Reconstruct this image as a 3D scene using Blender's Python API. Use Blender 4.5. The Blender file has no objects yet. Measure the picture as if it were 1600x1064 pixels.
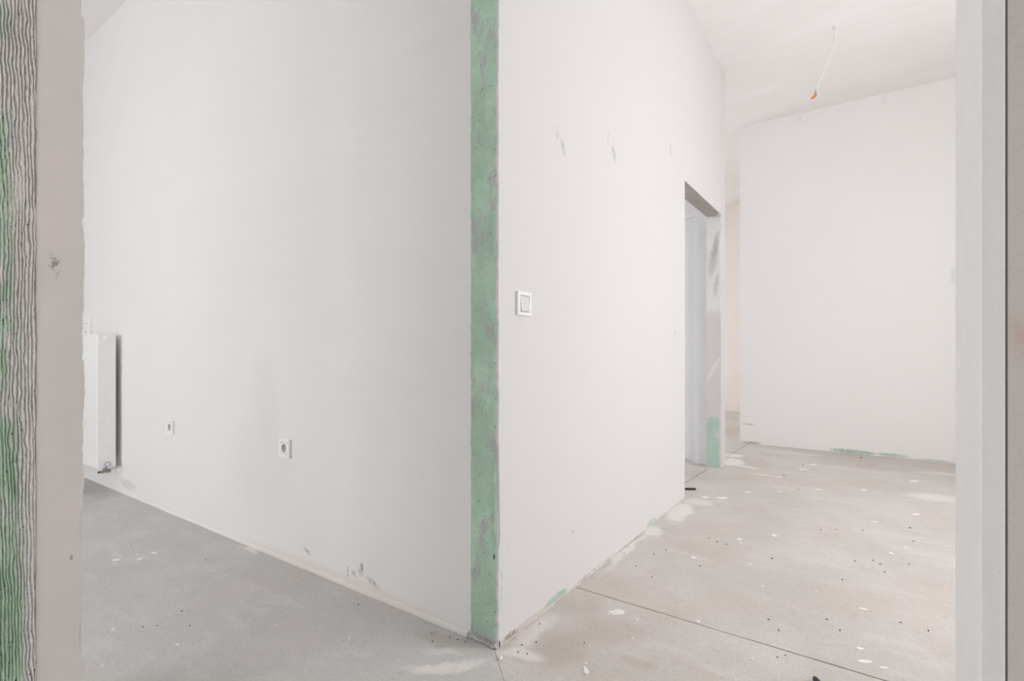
import bpy, bmesh, math, random
import numpy as np
from mathutils import Vector, Matrix

random.seed(7)
rng = np.random.default_rng(11)
sc = bpy.context.scene
col = sc.collection

# ------------------------------------------------------------------ camera
CAM = (0.960, -1.307, 0.95)
cd = bpy.data.cameras.new('camera')
cd.sensor_width = 36.0
cd.lens = 36.0 * 796.0 / 1600.0
cd.shift_y = 0.0097
cd.clip_start = 0.02
cam = bpy.data.objects.new('camera', cd)
cam.location = CAM
cam.rotation_euler = (math.pi / 2, 0, math.radians(34.76))
col.objects.link(cam)
sc.camera = cam

# ------------------------------------------------------------------ sky and exposure
w = bpy.data.worlds.new('sky')
sc.world = w
w.use_nodes = True
bg = w.node_tree.nodes['Background']
bg.inputs[0].default_value = (0.965, 0.968, 1.0, 1)
bg.inputs[1].default_value = 6.0
sc.view_settings.view_transform = 'Standard'
sc.view_settings.look = 'None'
sc.view_settings.gamma = 1.0
sc.view_settings.use_curve_mapping = False
sc.view_settings.exposure = 0.15
sc.cycles.max_bounces = 12
sc.cycles.diffuse_bounces = 8

# windows (all outside the picture): axis, plane, u0, u1, z0, z1, inward sign
WINDOWS = [
    ('y', -4.60, -4.0, -1.05, 0.55, 2.25, +1),      # left room, south
    ('x', 2.90, 0.55, 2.25, 0.40, 2.65, -1),       # hall, right
    ('x', -3.20, 0.4, 2.8, 0.40, 2.80, +1),        # small room
    ('x', -3.20, 4.7, 6.8, 0.25, 2.85, +1),        # far room
    ('y', -3.20, -0.42, 0.80, 0.90, 1.95, +1),     # behind the camera, unseen, added to fill the vestibule with light
]
def portal(axis, p, u0, u1, z0, z1, s):
    l = bpy.data.lights.new('window_daylight', 'AREA')
    l.shape = 'RECTANGLE'
    l.size = u1 - u0
    l.size_y = z1 - z0
    l.cycles.is_portal = True
    o = bpy.data.objects.new('window_daylight', l)
    c = ((u0 + u1) / 2, p, (z0 + z1) / 2) if axis == 'y' else (p, (u0 + u1) / 2, (z0 + z1) / 2)
    o.location = c
    d = Vector((0, s, 0)) if axis == 'y' else Vector((s, 0, 0))
    o.rotation_euler = d.to_track_quat('-Z', 'Y').to_euler()
    col.objects.link(o)
for win in WINDOWS:
    portal(*win)

HC = 3.25          # ceiling height
FY = 4.343         # hall back wall

# ------------------------------------------------------------------ helpers
def link(o, parent=None):
    col.objects.link(o)
    if parent is not None:
        o.parent = parent
    return o

def obj(name, bm, m, parent=None, smooth=False, loc=None):
    me = bpy.data.meshes.new(name)
    bmesh.ops.recalc_face_normals(bm, faces=bm.faces)
    bm.to_mesh(me)
    bm.free()
    if smooth:
        for p in me.polygons:
            p.use_smooth = True
    for mm in (m if isinstance(m, (list, tuple)) else [m]):
        me.materials.append(mm)
    o = bpy.data.objects.new(name, me)
    if loc is not None:
        o.location = loc
    return link(o, parent)

def struct(o):
    o['kind'] = 'structure'
    return o

def tag(o, label, cat, group=None):
    o['label'] = label
    o['category'] = cat
    if group:
        o['group'] = group
    return o

def empty(name, loc):
    o = bpy.data.objects.new(name, None)
    o.empty_display_size = 0.05
    o.location = loc
    return link(o)

def box(bm, x0, x1, y0, y1, z0, z1, bev=0.0, seg=2):
    r = bmesh.ops.create_cube(bm, size=1.0)
    vs = r['verts']
    for v in vs:
        v.co = Vector(((x0 + x1) / 2 + v.co.x * (x1 - x0), (y0 + y1) / 2 + v.co.y * (y1 - y0), (z0 + z1) / 2 + v.co.z * (z1 - z0)))
    if bev > 0:
        es = list({e for v in vs for e in v.link_edges})
        bmesh.ops.bevel(bm, geom=es, offset=bev, segments=seg, affect='EDGES', profile=0.5)

def tube(bm, pts, r, n=10, caps=True):
    pts = [Vector(p) for p in pts]
    rings = []
    up = Vector((0.13, 0.9, 0.31)).normalized()
    for i, p in enumerate(pts):
        t = (pts[min(i + 1, len(pts) - 1)] - pts[max(i - 1, 0)]).normalized()
        a = t.cross(up)
        if a.length < 1e-4:
            a = t.cross(Vector((1, 0, 0)))
        a.normalize()
        b = t.cross(a)
        rr = r[i] if isinstance(r, (list, tuple)) else r
        rings.append([bm.verts.new(p + (a * math.cos(2 * math.pi * k / n) + b * math.sin(2 * math.pi * k / n)) * rr) for k in range(n)])
    for i in range(len(rings) - 1):
        for k in range(n):
            bm.faces.new((rings[i][k], rings[i][(k + 1) % n], rings[i + 1][(k + 1) % n], rings[i + 1][k]))
    if caps:
        bm.faces.new(rings[0][::-1])
        bm.faces.new(rings[-1])

def lathe(bm, origin, axis, prof, n=24):
    """prof: list of (distance along axis, radius)"""
    axis = Vector(axis).normalized()
    a = axis.orthogonal().normalized()
    b = axis.cross(a)
    o = Vector(origin)
    rings = []
    for d, r in prof:
        if r < 1e-6:
            rings.append([bm.verts.new(o + axis * d)])
        else:
            rings.append([bm.verts.new(o + axis * d + (a * math.cos(2 * math.pi * k / n) + b * math.sin(2 * math.pi * k / n)) * r) for k in range(n)])
    for i in range(len(rings) - 1):
        A, B = rings[i], rings[i + 1]
        for k in range(n):
            q = []
            q.append(A[k % len(A)])
            if len(A) > 1:
                q.append(A[(k + 1) % n])
            if len(B) > 1:
                q.append(B[(k + 1) % n])
            q.append(B[k % len(B)])
            if len(q) >= 3:
                bm.faces.new(q)

# value noise in numpy
class VNoise:
    def __init__(self, seed):
        self.t = np.random.default_rng(seed).random((256, 256))
    def at(self, x, y):
        xi = np.floor(x).astype(int); yi = np.floor(y).astype(int)
        fx = x - xi; fy = y - yi
        fx = fx * fx * (3 - 2 * fx); fy = fy * fy * (3 - 2 * fy)
        g = lambda a, b: self.t[a % 256, b % 256]
        return (g(xi, yi) * (1 - fx) + g(xi + 1, yi) * fx) * (1 - fy) + (g(xi, yi + 1) * (1 - fx) + g(xi + 1, yi + 1) * fx) * fy
    def fbm(self, x, y, o=4):
        s = 0; a = 0.5
        for k in range(o):
            s = s + a * self.at(x * 2 ** k + 17.3 * k, y * 2 ** k + 5.1 * k); a *= 0.5
        return s
NZ = VNoise(3)
NZ2 = VNoise(8)

def jag(t, seed, amp, scale, chip=0.0, chipscale=14.0, thr=0.72):
    """a ragged outline along t"""
    t = np.asarray(t, float)
    v = (NZ.fbm(t * scale + seed, np.full_like(t, seed * 1.7), 5) - 0.47) * 2 * amp
    if chip:
        c = NZ2.at(t * chipscale + seed * 3.1, np.full_like(t, seed))
        v = v - np.clip((c - thr) * 6, 0, 1) * chip
    return v

# ------------------------------------------------------------------ materials
class Nodes:
    def __init__(self, name, rough=0.8, spec=0.3):
        self.m = bpy.data.materials.new(name)
        self.m.use_nodes = True
        self.t = self.m.node_tree
        self.b = self.t.nodes['Principled BSDF']
        self.b.inputs['Roughness'].default_value = rough
        self.b.inputs['Specular IOR Level'].default_value = spec
        self.geo = self.t.nodes.new('ShaderNodeNewGeometry')
        self.pos = self.geo.outputs['Position']
        self.xyz = None
    def set(self, sock, v):
        if isinstance(v, bpy.types.NodeSocket):
            self.t.links.new(v, sock)
        elif isinstance(v, (tuple, list)) and len(v) == 3 and sock.type == 'RGBA':
            sock.default_value = (*v, 1)
        else:
            sock.default_value = v
    def math(self, op, a, b=0.0, clamp=False):
        n = self.t.nodes.new('ShaderNodeMath'); n.operation = op; n.use_clamp = clamp
        self.set(n.inputs[0], a); self.set(n.inputs[1], b)
        return n.outputs[0]
    def vmath(self, op, a, b):
        n = self.t.nodes.new('ShaderNodeVectorMath'); n.operation = op
        self.set(n.inputs[0], a); self.set(n.inputs[1], b)
        return n.outputs[0]
    def mix(self, f, a, b, mode='MIX'):
        n = self.t.nodes.new('ShaderNodeMix'); n.data_type = 'RGBA'; n.blend_type = mode
        self.set(n.inputs[0], f); self.set(n.inputs[6], a); self.set(n.inputs[7], b)
        return n.outputs[2]
    def scale(self, v):
        return self.vmath('MULTIPLY', self.pos, v)
    def noise(self, scale, detail=4, rough=0.55, vec=None, dist=0.0):
        n = self.t.nodes.new('ShaderNodeTexNoise')
        self.set(n.inputs['Vector'], vec if vec is not None else self.pos)
        n.inputs['Scale'].default_value = scale
        n.inputs['Detail'].default_value = detail
        n.inputs['Roughness'].default_value = rough
        n.inputs['Distortion'].default_value = dist
        return n.outputs[0]
    def noisecol(self, scale, detail=3):
        n = self.t.nodes.new('ShaderNodeTexNoise')
        self.set(n.inputs['Vector'], self.pos)
        n.inputs['Scale'].default_value = scale
        n.inputs['Detail'].default_value = detail
        return n.outputs[1]
    def ramp(self, f, lo, hi, a=0.0, b=1.0):
        n = self.t.nodes.new('ShaderNodeMapRange'); n.interpolation_type = 'SMOOTHSTEP'
        self.set(n.inputs[0], f)
        n.inputs[1].default_value = lo; n.inputs[2].default_value = hi
        n.inputs[3].default_value = a; n.inputs[4].default_value = b
        return n.outputs[0]
    def dots(self, scale, size, vec=None, keep=0.5):
        n = self.t.nodes.new('ShaderNodeTexVoronoi')
        self.set(n.inputs['Vector'], vec if vec is not None else self.pos)
        n.inputs['Scale'].default_value = scale
        d = self.ramp(n.outputs['Distance'], size, size * 0.55, 0, 1)
        s = self.t.nodes.new('ShaderNodeSeparateColor'); self.t.links.new(n.outputs['Color'], s.inputs[0])
        k = self.math('GREATER_THAN', s.outputs[0], 1 - keep)
        return self.math('MULTIPLY', d, k)
    def comp(self, vec=None):
        s = self.t.nodes.new('ShaderNodeSeparateXYZ')
        self.set(s.inputs[0], vec if vec is not None else self.pos)
        return s.outputs
    def warped(self, scale, amt, detail=4):
        c = self.vmath('SUBTRACT', self.noisecol(scale, detail), (0.5, 0.5, 0.5))
        return self.vmath('ADD', self.pos, self.vmath('MULTIPLY', c, (amt, amt, amt)))
    def spot(self, uv, u, v, ru, rv, rot=0.0, soft=0.5):
        """soft ellipse mask around (u, v)"""
        du = self.math('SUBTRACT', uv[0], u); dv = self.math('SUBTRACT', uv[1], v)
        if rot:
            c, s = math.cos(rot), math.sin(rot)
            a = self.math('ADD', self.math('MULTIPLY', du, c), self.math('MULTIPLY', dv, s))
            b = self.math('SUBTRACT', self.math('MULTIPLY', dv, c), self.math('MULTIPLY', du, s))
            du, dv = a, b
        a = self.math('POWER', self.math('ABSOLUTE', self.math('DIVIDE', du, ru)), 2)
        b = self.math('POWER', self.math('ABSOLUTE', self.math('DIVIDE', dv, rv)), 2)
        return self.ramp(self.math('ADD', a, b), 1.0, 1.0 - soft, 0, 1)
    def bump(self, h, strength=0.3, dist=0.01):
        n = self.t.nodes.new('ShaderNodeBump')
        n.inputs['Strength'].default_value = strength
        n.inputs['Distance'].default_value = dist
        self.set(n.inputs['Height'], h)
        self.t.links.new(n.outputs[0], self.b.inputs['Normal'])
    def color(self, c):
        self.set(self.b.inputs['Base Color'], c)

def plaster(name, base, tint, axis=None, spots=(), amount=0.5):
    """trowelled plaster; spots: (u, v, ru, rv, rot, soft, colour, strength)"""
    n = Nodes(name, 0.75, 0.25)
    big = n.noise(0.9, 3, 0.5)
    st = n.noise(1.0, 4, 0.6, n.scale((1.4, 1.4, 9.0)))
    f = n.math('MULTIPLY', n.ramp(n.math('ADD', n.math('MULTIPLY', big, 0.7), n.math('MULTIPLY', st, 0.3)), 0.35, 0.68), amount)
    c = n.mix(f, base, tint)
    if axis:
        wp = n.warped(55, 0.02)
        xyz = n.comp(wp)
        uv = (xyz[1], xyz[2]) if axis == 'yz' else (xyz[0], xyz[2])
        nz = n.ramp(n.noise(75, 3, 0.6), 0.22, 0.62)
        for (u, v, ru, rv, rot, soft, cc, s) in spots:
            m = n.math('MULTIPLY', n.spot(uv, u, v, ru, rv, rot, soft), s)
            if max(ru, rv) < 0.22:
                m = n.math('MULTIPLY', m, nz, True)
            c = n.mix(m, c, cc)
    n.color(c)
    fine = n.noise(260, 2, 0.6)
    n.bump(n.math('ADD', n.math('MULTIPLY', n.noise(7, 3, 0.5), 0.8), n.math('MULTIPLY', fine, 0.12)), 0.16, 0.012)
    return n.m

WHITE = (0.80, 0.795, 0.785)
CREAM = (0.79, 0.765, 0.735)
GREY_ST = (0.30, 0.31, 0.31)
BROWN_ST = (0.42, 0.31, 0.23)
GREEN_ST = (0.40, 0.55, 0.46)

L_SPOTS = [
    (-1.027, 0.080, 0.035, 0.014, -0.3, 0.9, GREY_ST, 0.55),
    (-0.665, 0.100, 0.010, 0.020, 0.3, 0.7, (0.16, 0.15, 0.14), 0.8),
    (-0.672, 0.078, 0.020, 0.022, 0.8, 0.9, GREY_ST, 0.55),
    (-0.712, 0.062, 0.020, 0.016, -0.4, 0.9, GREY_ST, 0.5),
    (-0.752, 0.062, 0.006, 0.030, 0.0, 0.9, GREY_ST, 0.55),
    (-0.750, 0.046, 0.004, 0.006, 0.0, 0.4, (0.1, 0.1, 0.1), 0.9),
    (-0.600, 0.055, 0.050, 0.016, -0.3, 0.9, GREY_ST, 0.45),
    (-0.592, 0.053, 0.006, 0.012, 0.4, 0.6, BROWN_ST, 0.8),
    (-0.9, 0.01, 0.9, 0.05, 0.0, 1.0, (0.74, 0.66, 0.57), 0.5),
    (-3.0, 0.07, 0.16, 0.04, 0.0, 0.9, (0.5, 0.48, 0.45), 0.5),
    (-1.40, 0.42, 0.35, 0.30, 0.2, 1.0, (0.74, 0.70, 0.655), 0.30),
    (-1.36, 0.72, 0.14, 0.28, 0.2, 1.0, (0.74, 0.70, 0.665), 0.30),
]
R_SPOTS = [
    (0.383, 1.795, 0.010, 0.022, 0.1, 0.9, (0.6, 0.45, 0.36), 0.45),
    (0.378, 1.765, 0.018, 0.020, 0.1, 1.0, GREY_ST, 0.30),
    (0.423, 1.735, 0.022, 0.040, 0.5, 1.0, GREY_ST, 0.50),
    (0.845, 1.935, 0.012, 0.025, 0.1, 0.9, (0.6, 0.45, 0.36), 0.40),
    (0.84, 1.90, 0.016, 0.022, 0.1, 1.0, GREY_ST, 0.28),
    (0.905, 1.865, 0.028, 0.050, 0.5, 1.0, GREY_ST, 0.50),
    (1.746, 2.150, 0.010, 0.060, 0.1, 0.9, GREY_ST, 0.45),
    (1.80, 2.13, 0.006, 0.040, 0.1, 0.9, GREY_ST, 0.30),
    (1.834, 1.06, 0.018, 0.018, 0.6, 0.9, GREY_ST, 0.45),
    (0.502, 0.226, 0.006, 0.007, 0.0, 0.7, GREY_ST, 0.9),
    (0.020, 0.225, 0.006, 0.014, 0.3, 0.9, GREY_ST, 0.7),
    (0.016, 0.165, 0.003, 0.040, 0.0, 0.9, GREY_ST, 0.6),
    (0.058, 0.30, 0.004, 0.030, 0.1, 0.9, GREY_ST, 0.25),
    (0.370, 0.012, 0.10, 0.022, 0.0, 0.5, GREEN_ST, 1.1),
    (1.410, 0.010, 0.08, 0.022, 0.0, 0.5, GREEN_ST, 1.0),
    (0.16, 0.006, 0.20, 0.020, 0.0, 0.7, (0.56, 0.48, 0.42), 0.7),
    (0.07, 0.004, 0.05, 0.024, 0.0, 0.6, (0.33, 0.24, 0.18), 0.9),
    (0.70, 0.000, 0.25, 0.012, 0.0, 0.6, (0.45, 0.40, 0.35), 0.7),
]
F_SPOTS = [
    (0.86, 0.016, 0.20, 0.022, -0.01, 0.55, GREEN_ST, 1.2),
    (1.16, 0.018, 0.14, 0.020, 0.0, 0.8, GREEN_ST, 1.0),
    (1.45, 0.008, 0.16, 0.010, 0.0, 0.8, GREEN_ST, 0.7),
    (-0.02, 0.197, 0.08, 0.014, 0.0, 1.0, (0.55, 0.49, 0.43), 0.8),
    (0.00, 0.012, 0.12, 0.014, 0.0, 0.8, GREY_ST, 0.8),
    (1.57, 1.58, 0.03, 0.10, 0.0, 1.0, (0.55, 0.55, 0.54), 0.35),
    (0.438, 3.19, 0.012, 0.05, 0.0, 0.9, (0.66, 0.65, 0.63), 0.4),
    (1.099, 3.19, 0.012, 0.05, 0.0, 0.9, (0.66, 0.65, 0.63), 0.4),
]
M_L = plaster('plaster_left_room', (0.81, 0.806, 0.80), (0.795, 0.772, 0.75), 'xz', L_SPOTS, 0.7)
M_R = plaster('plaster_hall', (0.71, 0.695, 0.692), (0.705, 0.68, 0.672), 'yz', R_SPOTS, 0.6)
M_F = plaster('plaster_back_wall', (0.885, 0.875, 0.865), (0.875, 0.86, 0.845), 'xz', F_SPOTS, 0.7)
M_PLAIN = plaster('plaster_plain', (0.85, 0.842, 0.832), (0.84, 0.82, 0.80))
M_FAR = plaster('plaster_far_room', (0.85, 0.815, 0.78), (0.84, 0.80, 0.76))
M_SMALL = plaster('plaster_small_room', (0.84, 0.86, 0.885), (0.82, 0.84, 0.87))

def make_ceiling_mat():
    n = Nodes('ceiling_plaster', 0.8, 0.2)
    v = n.scale((0.8, 3.2, 1.0))
    s = n.noise(1.1, 5, 0.6, v)
    b = n.noise(0.8, 2, 0.5)
    f = n.ramp(n.math('ADD', n.math('MULTIPLY', s, 0.6), n.math('MULTIPLY', b, 0.4)), 0.38, 0.62)
    n.color(n.mix(f, (0.885, 0.865, 0.845), (0.92, 0.915, 0.91)))
    n.bump(s, 0.15, 0.02)
    return n.m
M_CEIL = make_ceiling_mat()

def beige_plaster(name, a, b, spots=()):
    n = Nodes(name, 0.8, 0.2)
    f = n.ramp(n.noise(6, 4, 0.6), 0.35, 0.65)
    c = n.mix(f, a, b)
    c = n.mix(n.math('MULTIPLY', n.ramp(n.noise(700, 1, 0.5), 0.5, 0.75), 0.12), c, (0.35, 0.31, 0.28))
    wp = n.warped(45, 0.03)
    xyz = n.comp(wp)
    for (ax, u, v, ru, rv, cc, s) in spots:
        uv = (xyz[1], xyz[2]) if ax == 'y' else (xyz[0], xyz[2])
        c = n.mix(n.math('MULTIPLY', n.math('MULTIPLY', n.spot(uv, u, v, ru, rv, 0.2, 0.6), s), n.ramp(n.noise(70, 3), 0.4, 0.6)), c, cc)
    n.color(c)
    n.bump(n.math('ADD', n.noise(30, 3, 0.5), n.math('MULTIPLY', n.noise(500, 1), 0.2)), 0.12, 0.006)
    return n.m
M_JAMB = beige_plaster('jamb_plaster', (0.63, 0.585, 0.55), (0.60, 0.565, 0.535),
                       [('y', -0.972, 1.130, 0.010, 0.030, (0.25, 0.235, 0.22), 0.9), ('y', -0.945, 0.50, 0.004, 0.006, (0.3, 0.24, 0.2), 0.9)])
M_JAMB2 = beige_plaster('frame_strip_plaster', (0.83, 0.805, 0.785), (0.80, 0.775, 0.755))
M_BROWN = beige_plaster('front_wall_plaster', (0.58, 0.54, 0.50), (0.545, 0.515, 0.48),
                        [('x', 1.03, 0.95, 0.03, 0.03, (0.50, 0.33, 0.26), 0.6)])

def concrete_green(name, ca, cb, cg, axis, pinkedge=None, gthr=(0.42, 0.56), low=None, groove=None):
    """green primed raw concrete with grey, lilac patches and pits"""
    n = Nodes(name, 0.85, 0.2)
    c = n.mix(n.ramp(n.noise(9, 4, 0.6), 0.35, 0.65), ca, cb)
    g = n.ramp(n.noise(7, 5, 0.65, n.scale((1.6, 1.6, 0.8))), *gthr)
    xyz = n.comp()
    if low:
        zz = n.ramp(n.math('ADD', xyz[2], n.math('MULTIPLY', n.noise(9, 3), low[2])), low[0], low[1])
        g = n.math('MULTIPLY', g, zz) if low[3] == 'green' else n.math('MAXIMUM', g, n.math('SUBTRACT', 1.0, zz))
    if pinkedge:
        u = xyz[1] if axis == 'yz' else xyz[0]
        u = n.math('ADD', u, n.math('MULTIPLY', n.math('SUBTRACT', xyz[2], 0.95), 0.022))
        e = n.ramp(n.math('ADD', u, n.math('MULTIPLY', n.noise(12, 4), pinkedge[2])), pinkedge[0], pinkedge[1])
        g = n.math('MAXIMUM', g, e)
    c = n.mix(g, c, cg)
    if groove:                      # shade between the ribs painted in: darker grey where the relief is low
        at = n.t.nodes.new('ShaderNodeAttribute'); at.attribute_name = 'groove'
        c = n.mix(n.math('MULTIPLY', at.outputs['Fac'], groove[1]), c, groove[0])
    c = n.mix(n.math('MULTIPLY', n.ramp(n.noise(160, 3, 0.7), 0.50, 0.72), 0.35), c, (0.22, 0.27, 0.23))
    d = n.dots(95, 0.22, n.warped(40, 0.004), 0.16)
    c = n.mix(n.math('MULTIPLY', d, 0.85), c, (0.03, 0.045, 0.035))
    d2 = n.dots(42, 0.10, n.warped(40, 0.006), 0.20)
    c = n.mix(n.math('MULTIPLY', d2, 0.9), c, (0.015, 0.03, 0.02))
    n.color(c)
    n.bump(n.math('ADD', n.noise(300, 3, 0.6), n.math('MULTIPLY', d, -1.5)), 0.35, 0.0015)
    return n.m
M_STRIP = concrete_green('green_raw_strip', (0.45, 0.655, 0.51), (0.53, 0.72, 0.585), (0.50, 0.53, 0.525), 'xz', None, (0.53, 0.61), (0.02, 0.12, 0.07, 'grey'), ((0.30, 0.37, 0.31), 0.65))
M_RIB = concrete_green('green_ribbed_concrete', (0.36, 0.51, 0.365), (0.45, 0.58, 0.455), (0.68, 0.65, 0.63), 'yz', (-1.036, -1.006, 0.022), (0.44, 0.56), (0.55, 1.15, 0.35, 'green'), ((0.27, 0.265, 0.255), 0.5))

def make_plain(name, c, rough=0.5, spec=0.4, metal=0.0, var=None):
    n = Nodes(name, rough, spec)
    if var:
        n.color(n.mix(n.ramp(n.noise(25, 3), 0.35, 0.65), c, var))
    else:
        n.color(n.mix(n.ramp(n.noise(40, 2), 0.3, 0.7), c, tuple(x * 0.97 for x in c)))
    n.b.inputs['Metallic'].default_value = metal
    return n.m
M_PVC = make_plain('white_plastic', (0.90, 0.91, 0.905), 0.35, 0.5)
M_PVC2 = make_plain('switch_plastic', (0.72, 0.72, 0.73), 0.35, 0.5)
M_SOCK = make_plain('socket_recess_plastic', (0.62, 0.62, 0.61), 0.4, 0.4)
M_HOLE = make_plain('dark_socket_hole', (0.03, 0.03, 0.03), 0.6, 0.2)
M_PIN = make_plain('brass_pin', (0.55, 0.52, 0.45), 0.35, 0.5, 1.0)
M_RAD = make_plain('white_radiator_enamel', (0.90, 0.905, 0.905), 0.2, 0.5)
M_BRASS = make_plain('nickel_valve', (0.46, 0.42, 0.36), 0.4, 0.5, 0.75, (0.36, 0.33, 0.29))
M_WIRE = make_plain('steel_wire', (0.22, 0.22, 0.22), 0.45, 0.5, 0.6)
M_CABLE = make_plain('white_cable_sheath', (0.80, 0.79, 0.77), 0.5, 0.4)
M_COND = make_plain('grey_conductor', (0.30, 0.31, 0.33), 0.5, 0.4)
M_ORANGE = make_plain('orange_connector', (0.90, 0.17, 0.015), 0.4, 0.5)
M_BOARD = make_plain('white_frame_board', (0.88, 0.885, 0.885), 0.4, 0.45)
M_DARK = make_plain('dark_gap', (0.10, 0.105, 0.11), 0.8, 0.2)
M_FLAKE = make_plain('white_plaster_crumb', (0.90, 0.88, 0.86), 0.85, 0.2, 0.0, (0.83, 0.80, 0.77))
M_RUST = make_plain('brown_crumb', (0.30, 0.18, 0.11), 0.85, 0.2, 0.0, (0.42, 0.29, 0.20))
M_BLACK = make_plain('dark_grit_hole_shade', (0.06, 0.06, 0.065), 0.8, 0.2)
M_RUBBER = make_plain('black_rubber', (0.035, 0.04, 0.05), 0.6, 0.3)
M_GREENP = concrete_green('mint_primer', (0.44, 0.62, 0.52), (0.47, 0.64, 0.55), (0.60, 0.66, 0.61), 'xz', None, (0.58, 0.68), None)

def raw_concrete(name, a, b):
    n = Nodes(name, 0.9, 0.2)
    c = n.mix(n.ramp(n.noise(14, 5, 0.65), 0.35, 0.65), a, b)
    c = n.mix(n.math('MULTIPLY', n.ramp(n.noise(220, 2), 0.5, 0.75), 0.3), c, (0.3, 0.28, 0.26))
    n.color(c)
    n.bump(n.math('ADD', n.noise(40, 4, 0.6), n.math('MULTIPLY', n.noise(300, 2), 0.4)), 0.3, 0.004)
    return n.m
M_SOFFIT = raw_concrete('raw_lintel', (0.40, 0.37, 0.345), (0.48, 0.45, 0.42))
M_CRUST = raw_concrete('crumbled_mortar', (0.58, 0.53, 0.48), (0.70, 0.66, 0.62))
M_GREYLIP = raw_concrete('grey_mortar_lip', (0.46, 0.46, 0.46), (0.62, 0.61, 0.60))

def make_door_jamb():
    n = Nodes('door_jamb_plaster', 0.85, 0.2)
    xyz = n.comp(n.warped(22, 0.03))
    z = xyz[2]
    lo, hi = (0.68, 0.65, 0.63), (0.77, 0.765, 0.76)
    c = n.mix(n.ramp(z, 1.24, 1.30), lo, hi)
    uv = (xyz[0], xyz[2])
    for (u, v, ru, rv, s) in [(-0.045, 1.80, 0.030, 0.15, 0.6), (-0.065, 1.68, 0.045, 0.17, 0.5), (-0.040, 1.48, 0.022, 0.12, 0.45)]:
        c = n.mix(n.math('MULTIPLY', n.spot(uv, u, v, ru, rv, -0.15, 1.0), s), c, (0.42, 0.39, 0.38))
    c = n.mix(n.math('MULTIPLY', n.spot(uv, -0.06, 0.80, 0.02, 0.14, -0.5, 0.7), 0.8), c, (0.78, 0.76, 0.75))
    c = n.mix(n.math('MULTIPLY', n.ramp(n.noise(60, 4, 0.65), 0.55, 0.7), 0.35), c, (0.5, 0.46, 0.44))
    n.color(c)
    n.bump(n.noise(120, 4, 0.6), 0.3, 0.003)
    return n.m
M_DJAMB = make_door_jamb()

def make_floor(name, a, b, warm, warmth, dark):
    n = Nodes(name, 0.82, 0.25)
    c = n.mix(n.ramp(n.noise(1.6, 5, 0.6), 0.35, 0.66), a, b)
    st = n.noise(3.0, 5, 0.65, n.scale((1.0, 3.5, 1.0)), 0.6)
    c = n.mix(n.math('MULTIPLY', n.ramp(st, 0.50, 0.72), 0.35), c, tuple(min(1, x * 1.22) for x in b))
    c = n.mix(n.math('MULTIPLY', n.ramp(n.noise(2.3, 4, 0.6, n.vmath('ADD', n.pos, (7.3, 2.2, 0))), 0.46, 0.70), warmth), c, warm)
    c = n.mix(n.math('MULTIPLY', n.ramp(n.noise(4.5, 6, 0.7, n.vmath('ADD', n.pos, (1.3, 5.2, 0))), 0.52, 0.72), 0.35), c, dark)
    c = n.mix(n.math('MULTIPLY', n.ramp(n.noise(170, 3, 0.7), 0.48, 0.72), 0.42), c, tuple(x * 0.55 for x in a))
    c = n.mix(n.math('MULTIPLY', n.ramp(n.noise(33, 5, 0.7, n.scale((1.0, 1.7, 1.0))), 0.50, 0.72), 0.28), c, tuple(x * 0.66 for x in a))
    c = n.mix(n.math('MULTIPLY', n.ramp(n.noise(140, 3, 0.7, n.vmath('ADD', n.pos, (3, 3, 0))), 0.52, 0.75), 0.42), c, tuple(min(1, x * 1.40) for x in b))
    d = n.dots(34, 0.07, n.warped(30, 0.01), 0.22)
    c = n.mix(n.math('MULTIPLY', d, 0.75), c, (0.10, 0.085, 0.075))
    d = n.dots(27, 0.075, n.vmath('ADD', n.warped(30, 0.012), (2.2, 4.1, 0.3)), 0.22)
    c = n.mix(n.math('MULTIPLY', d, 0.8), c, (0.72, 0.70, 0.67))
    d = n.dots(16, 0.05, n.vmath('ADD', n.warped(30, 0.012), (8.2, 1.1, 0.3)), 0.3)
    c = n.mix(n.math('MULTIPLY', d, 0.6), c, (0.36, 0.22, 0.14))
    # plaster dust swept along the walls: its own white deposit
    wp = n.warped(7, 0.12, 7)
    xyz = n.comp(wp)
    uv = (xyz[0], xyz[1])
    grain = n.ramp(n.noise(26, 8, 0.8), 0.16, 0.58)
    D = (0.80, 0.77, 0.74)
    for (u, v, ru, rv, rot, soft, s) in DUST:
        m = n.math('MULTIPLY', n.math('MULTIPLY', n.spot(uv, u, v, ru, rv, rot, soft), s), grain, True)
        c = n.mix(m, c, D)
    for (u, v, ru, rv, rot, soft, s, cc) in FSTAIN:
        c = n.mix(n.math('MULTIPLY', n.math('MULTIPLY', n.spot(uv, u, v, ru, rv, rot, soft), s * 0.55), grain, True), c, cc)
    n.color(c)
    n.bump(n.math('ADD', n.math('MULTIPLY', n.noise(380, 3, 0.6), 0.5), n.noise(18, 4, 0.6)), 0.25, 0.004)
    return n.m
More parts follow.
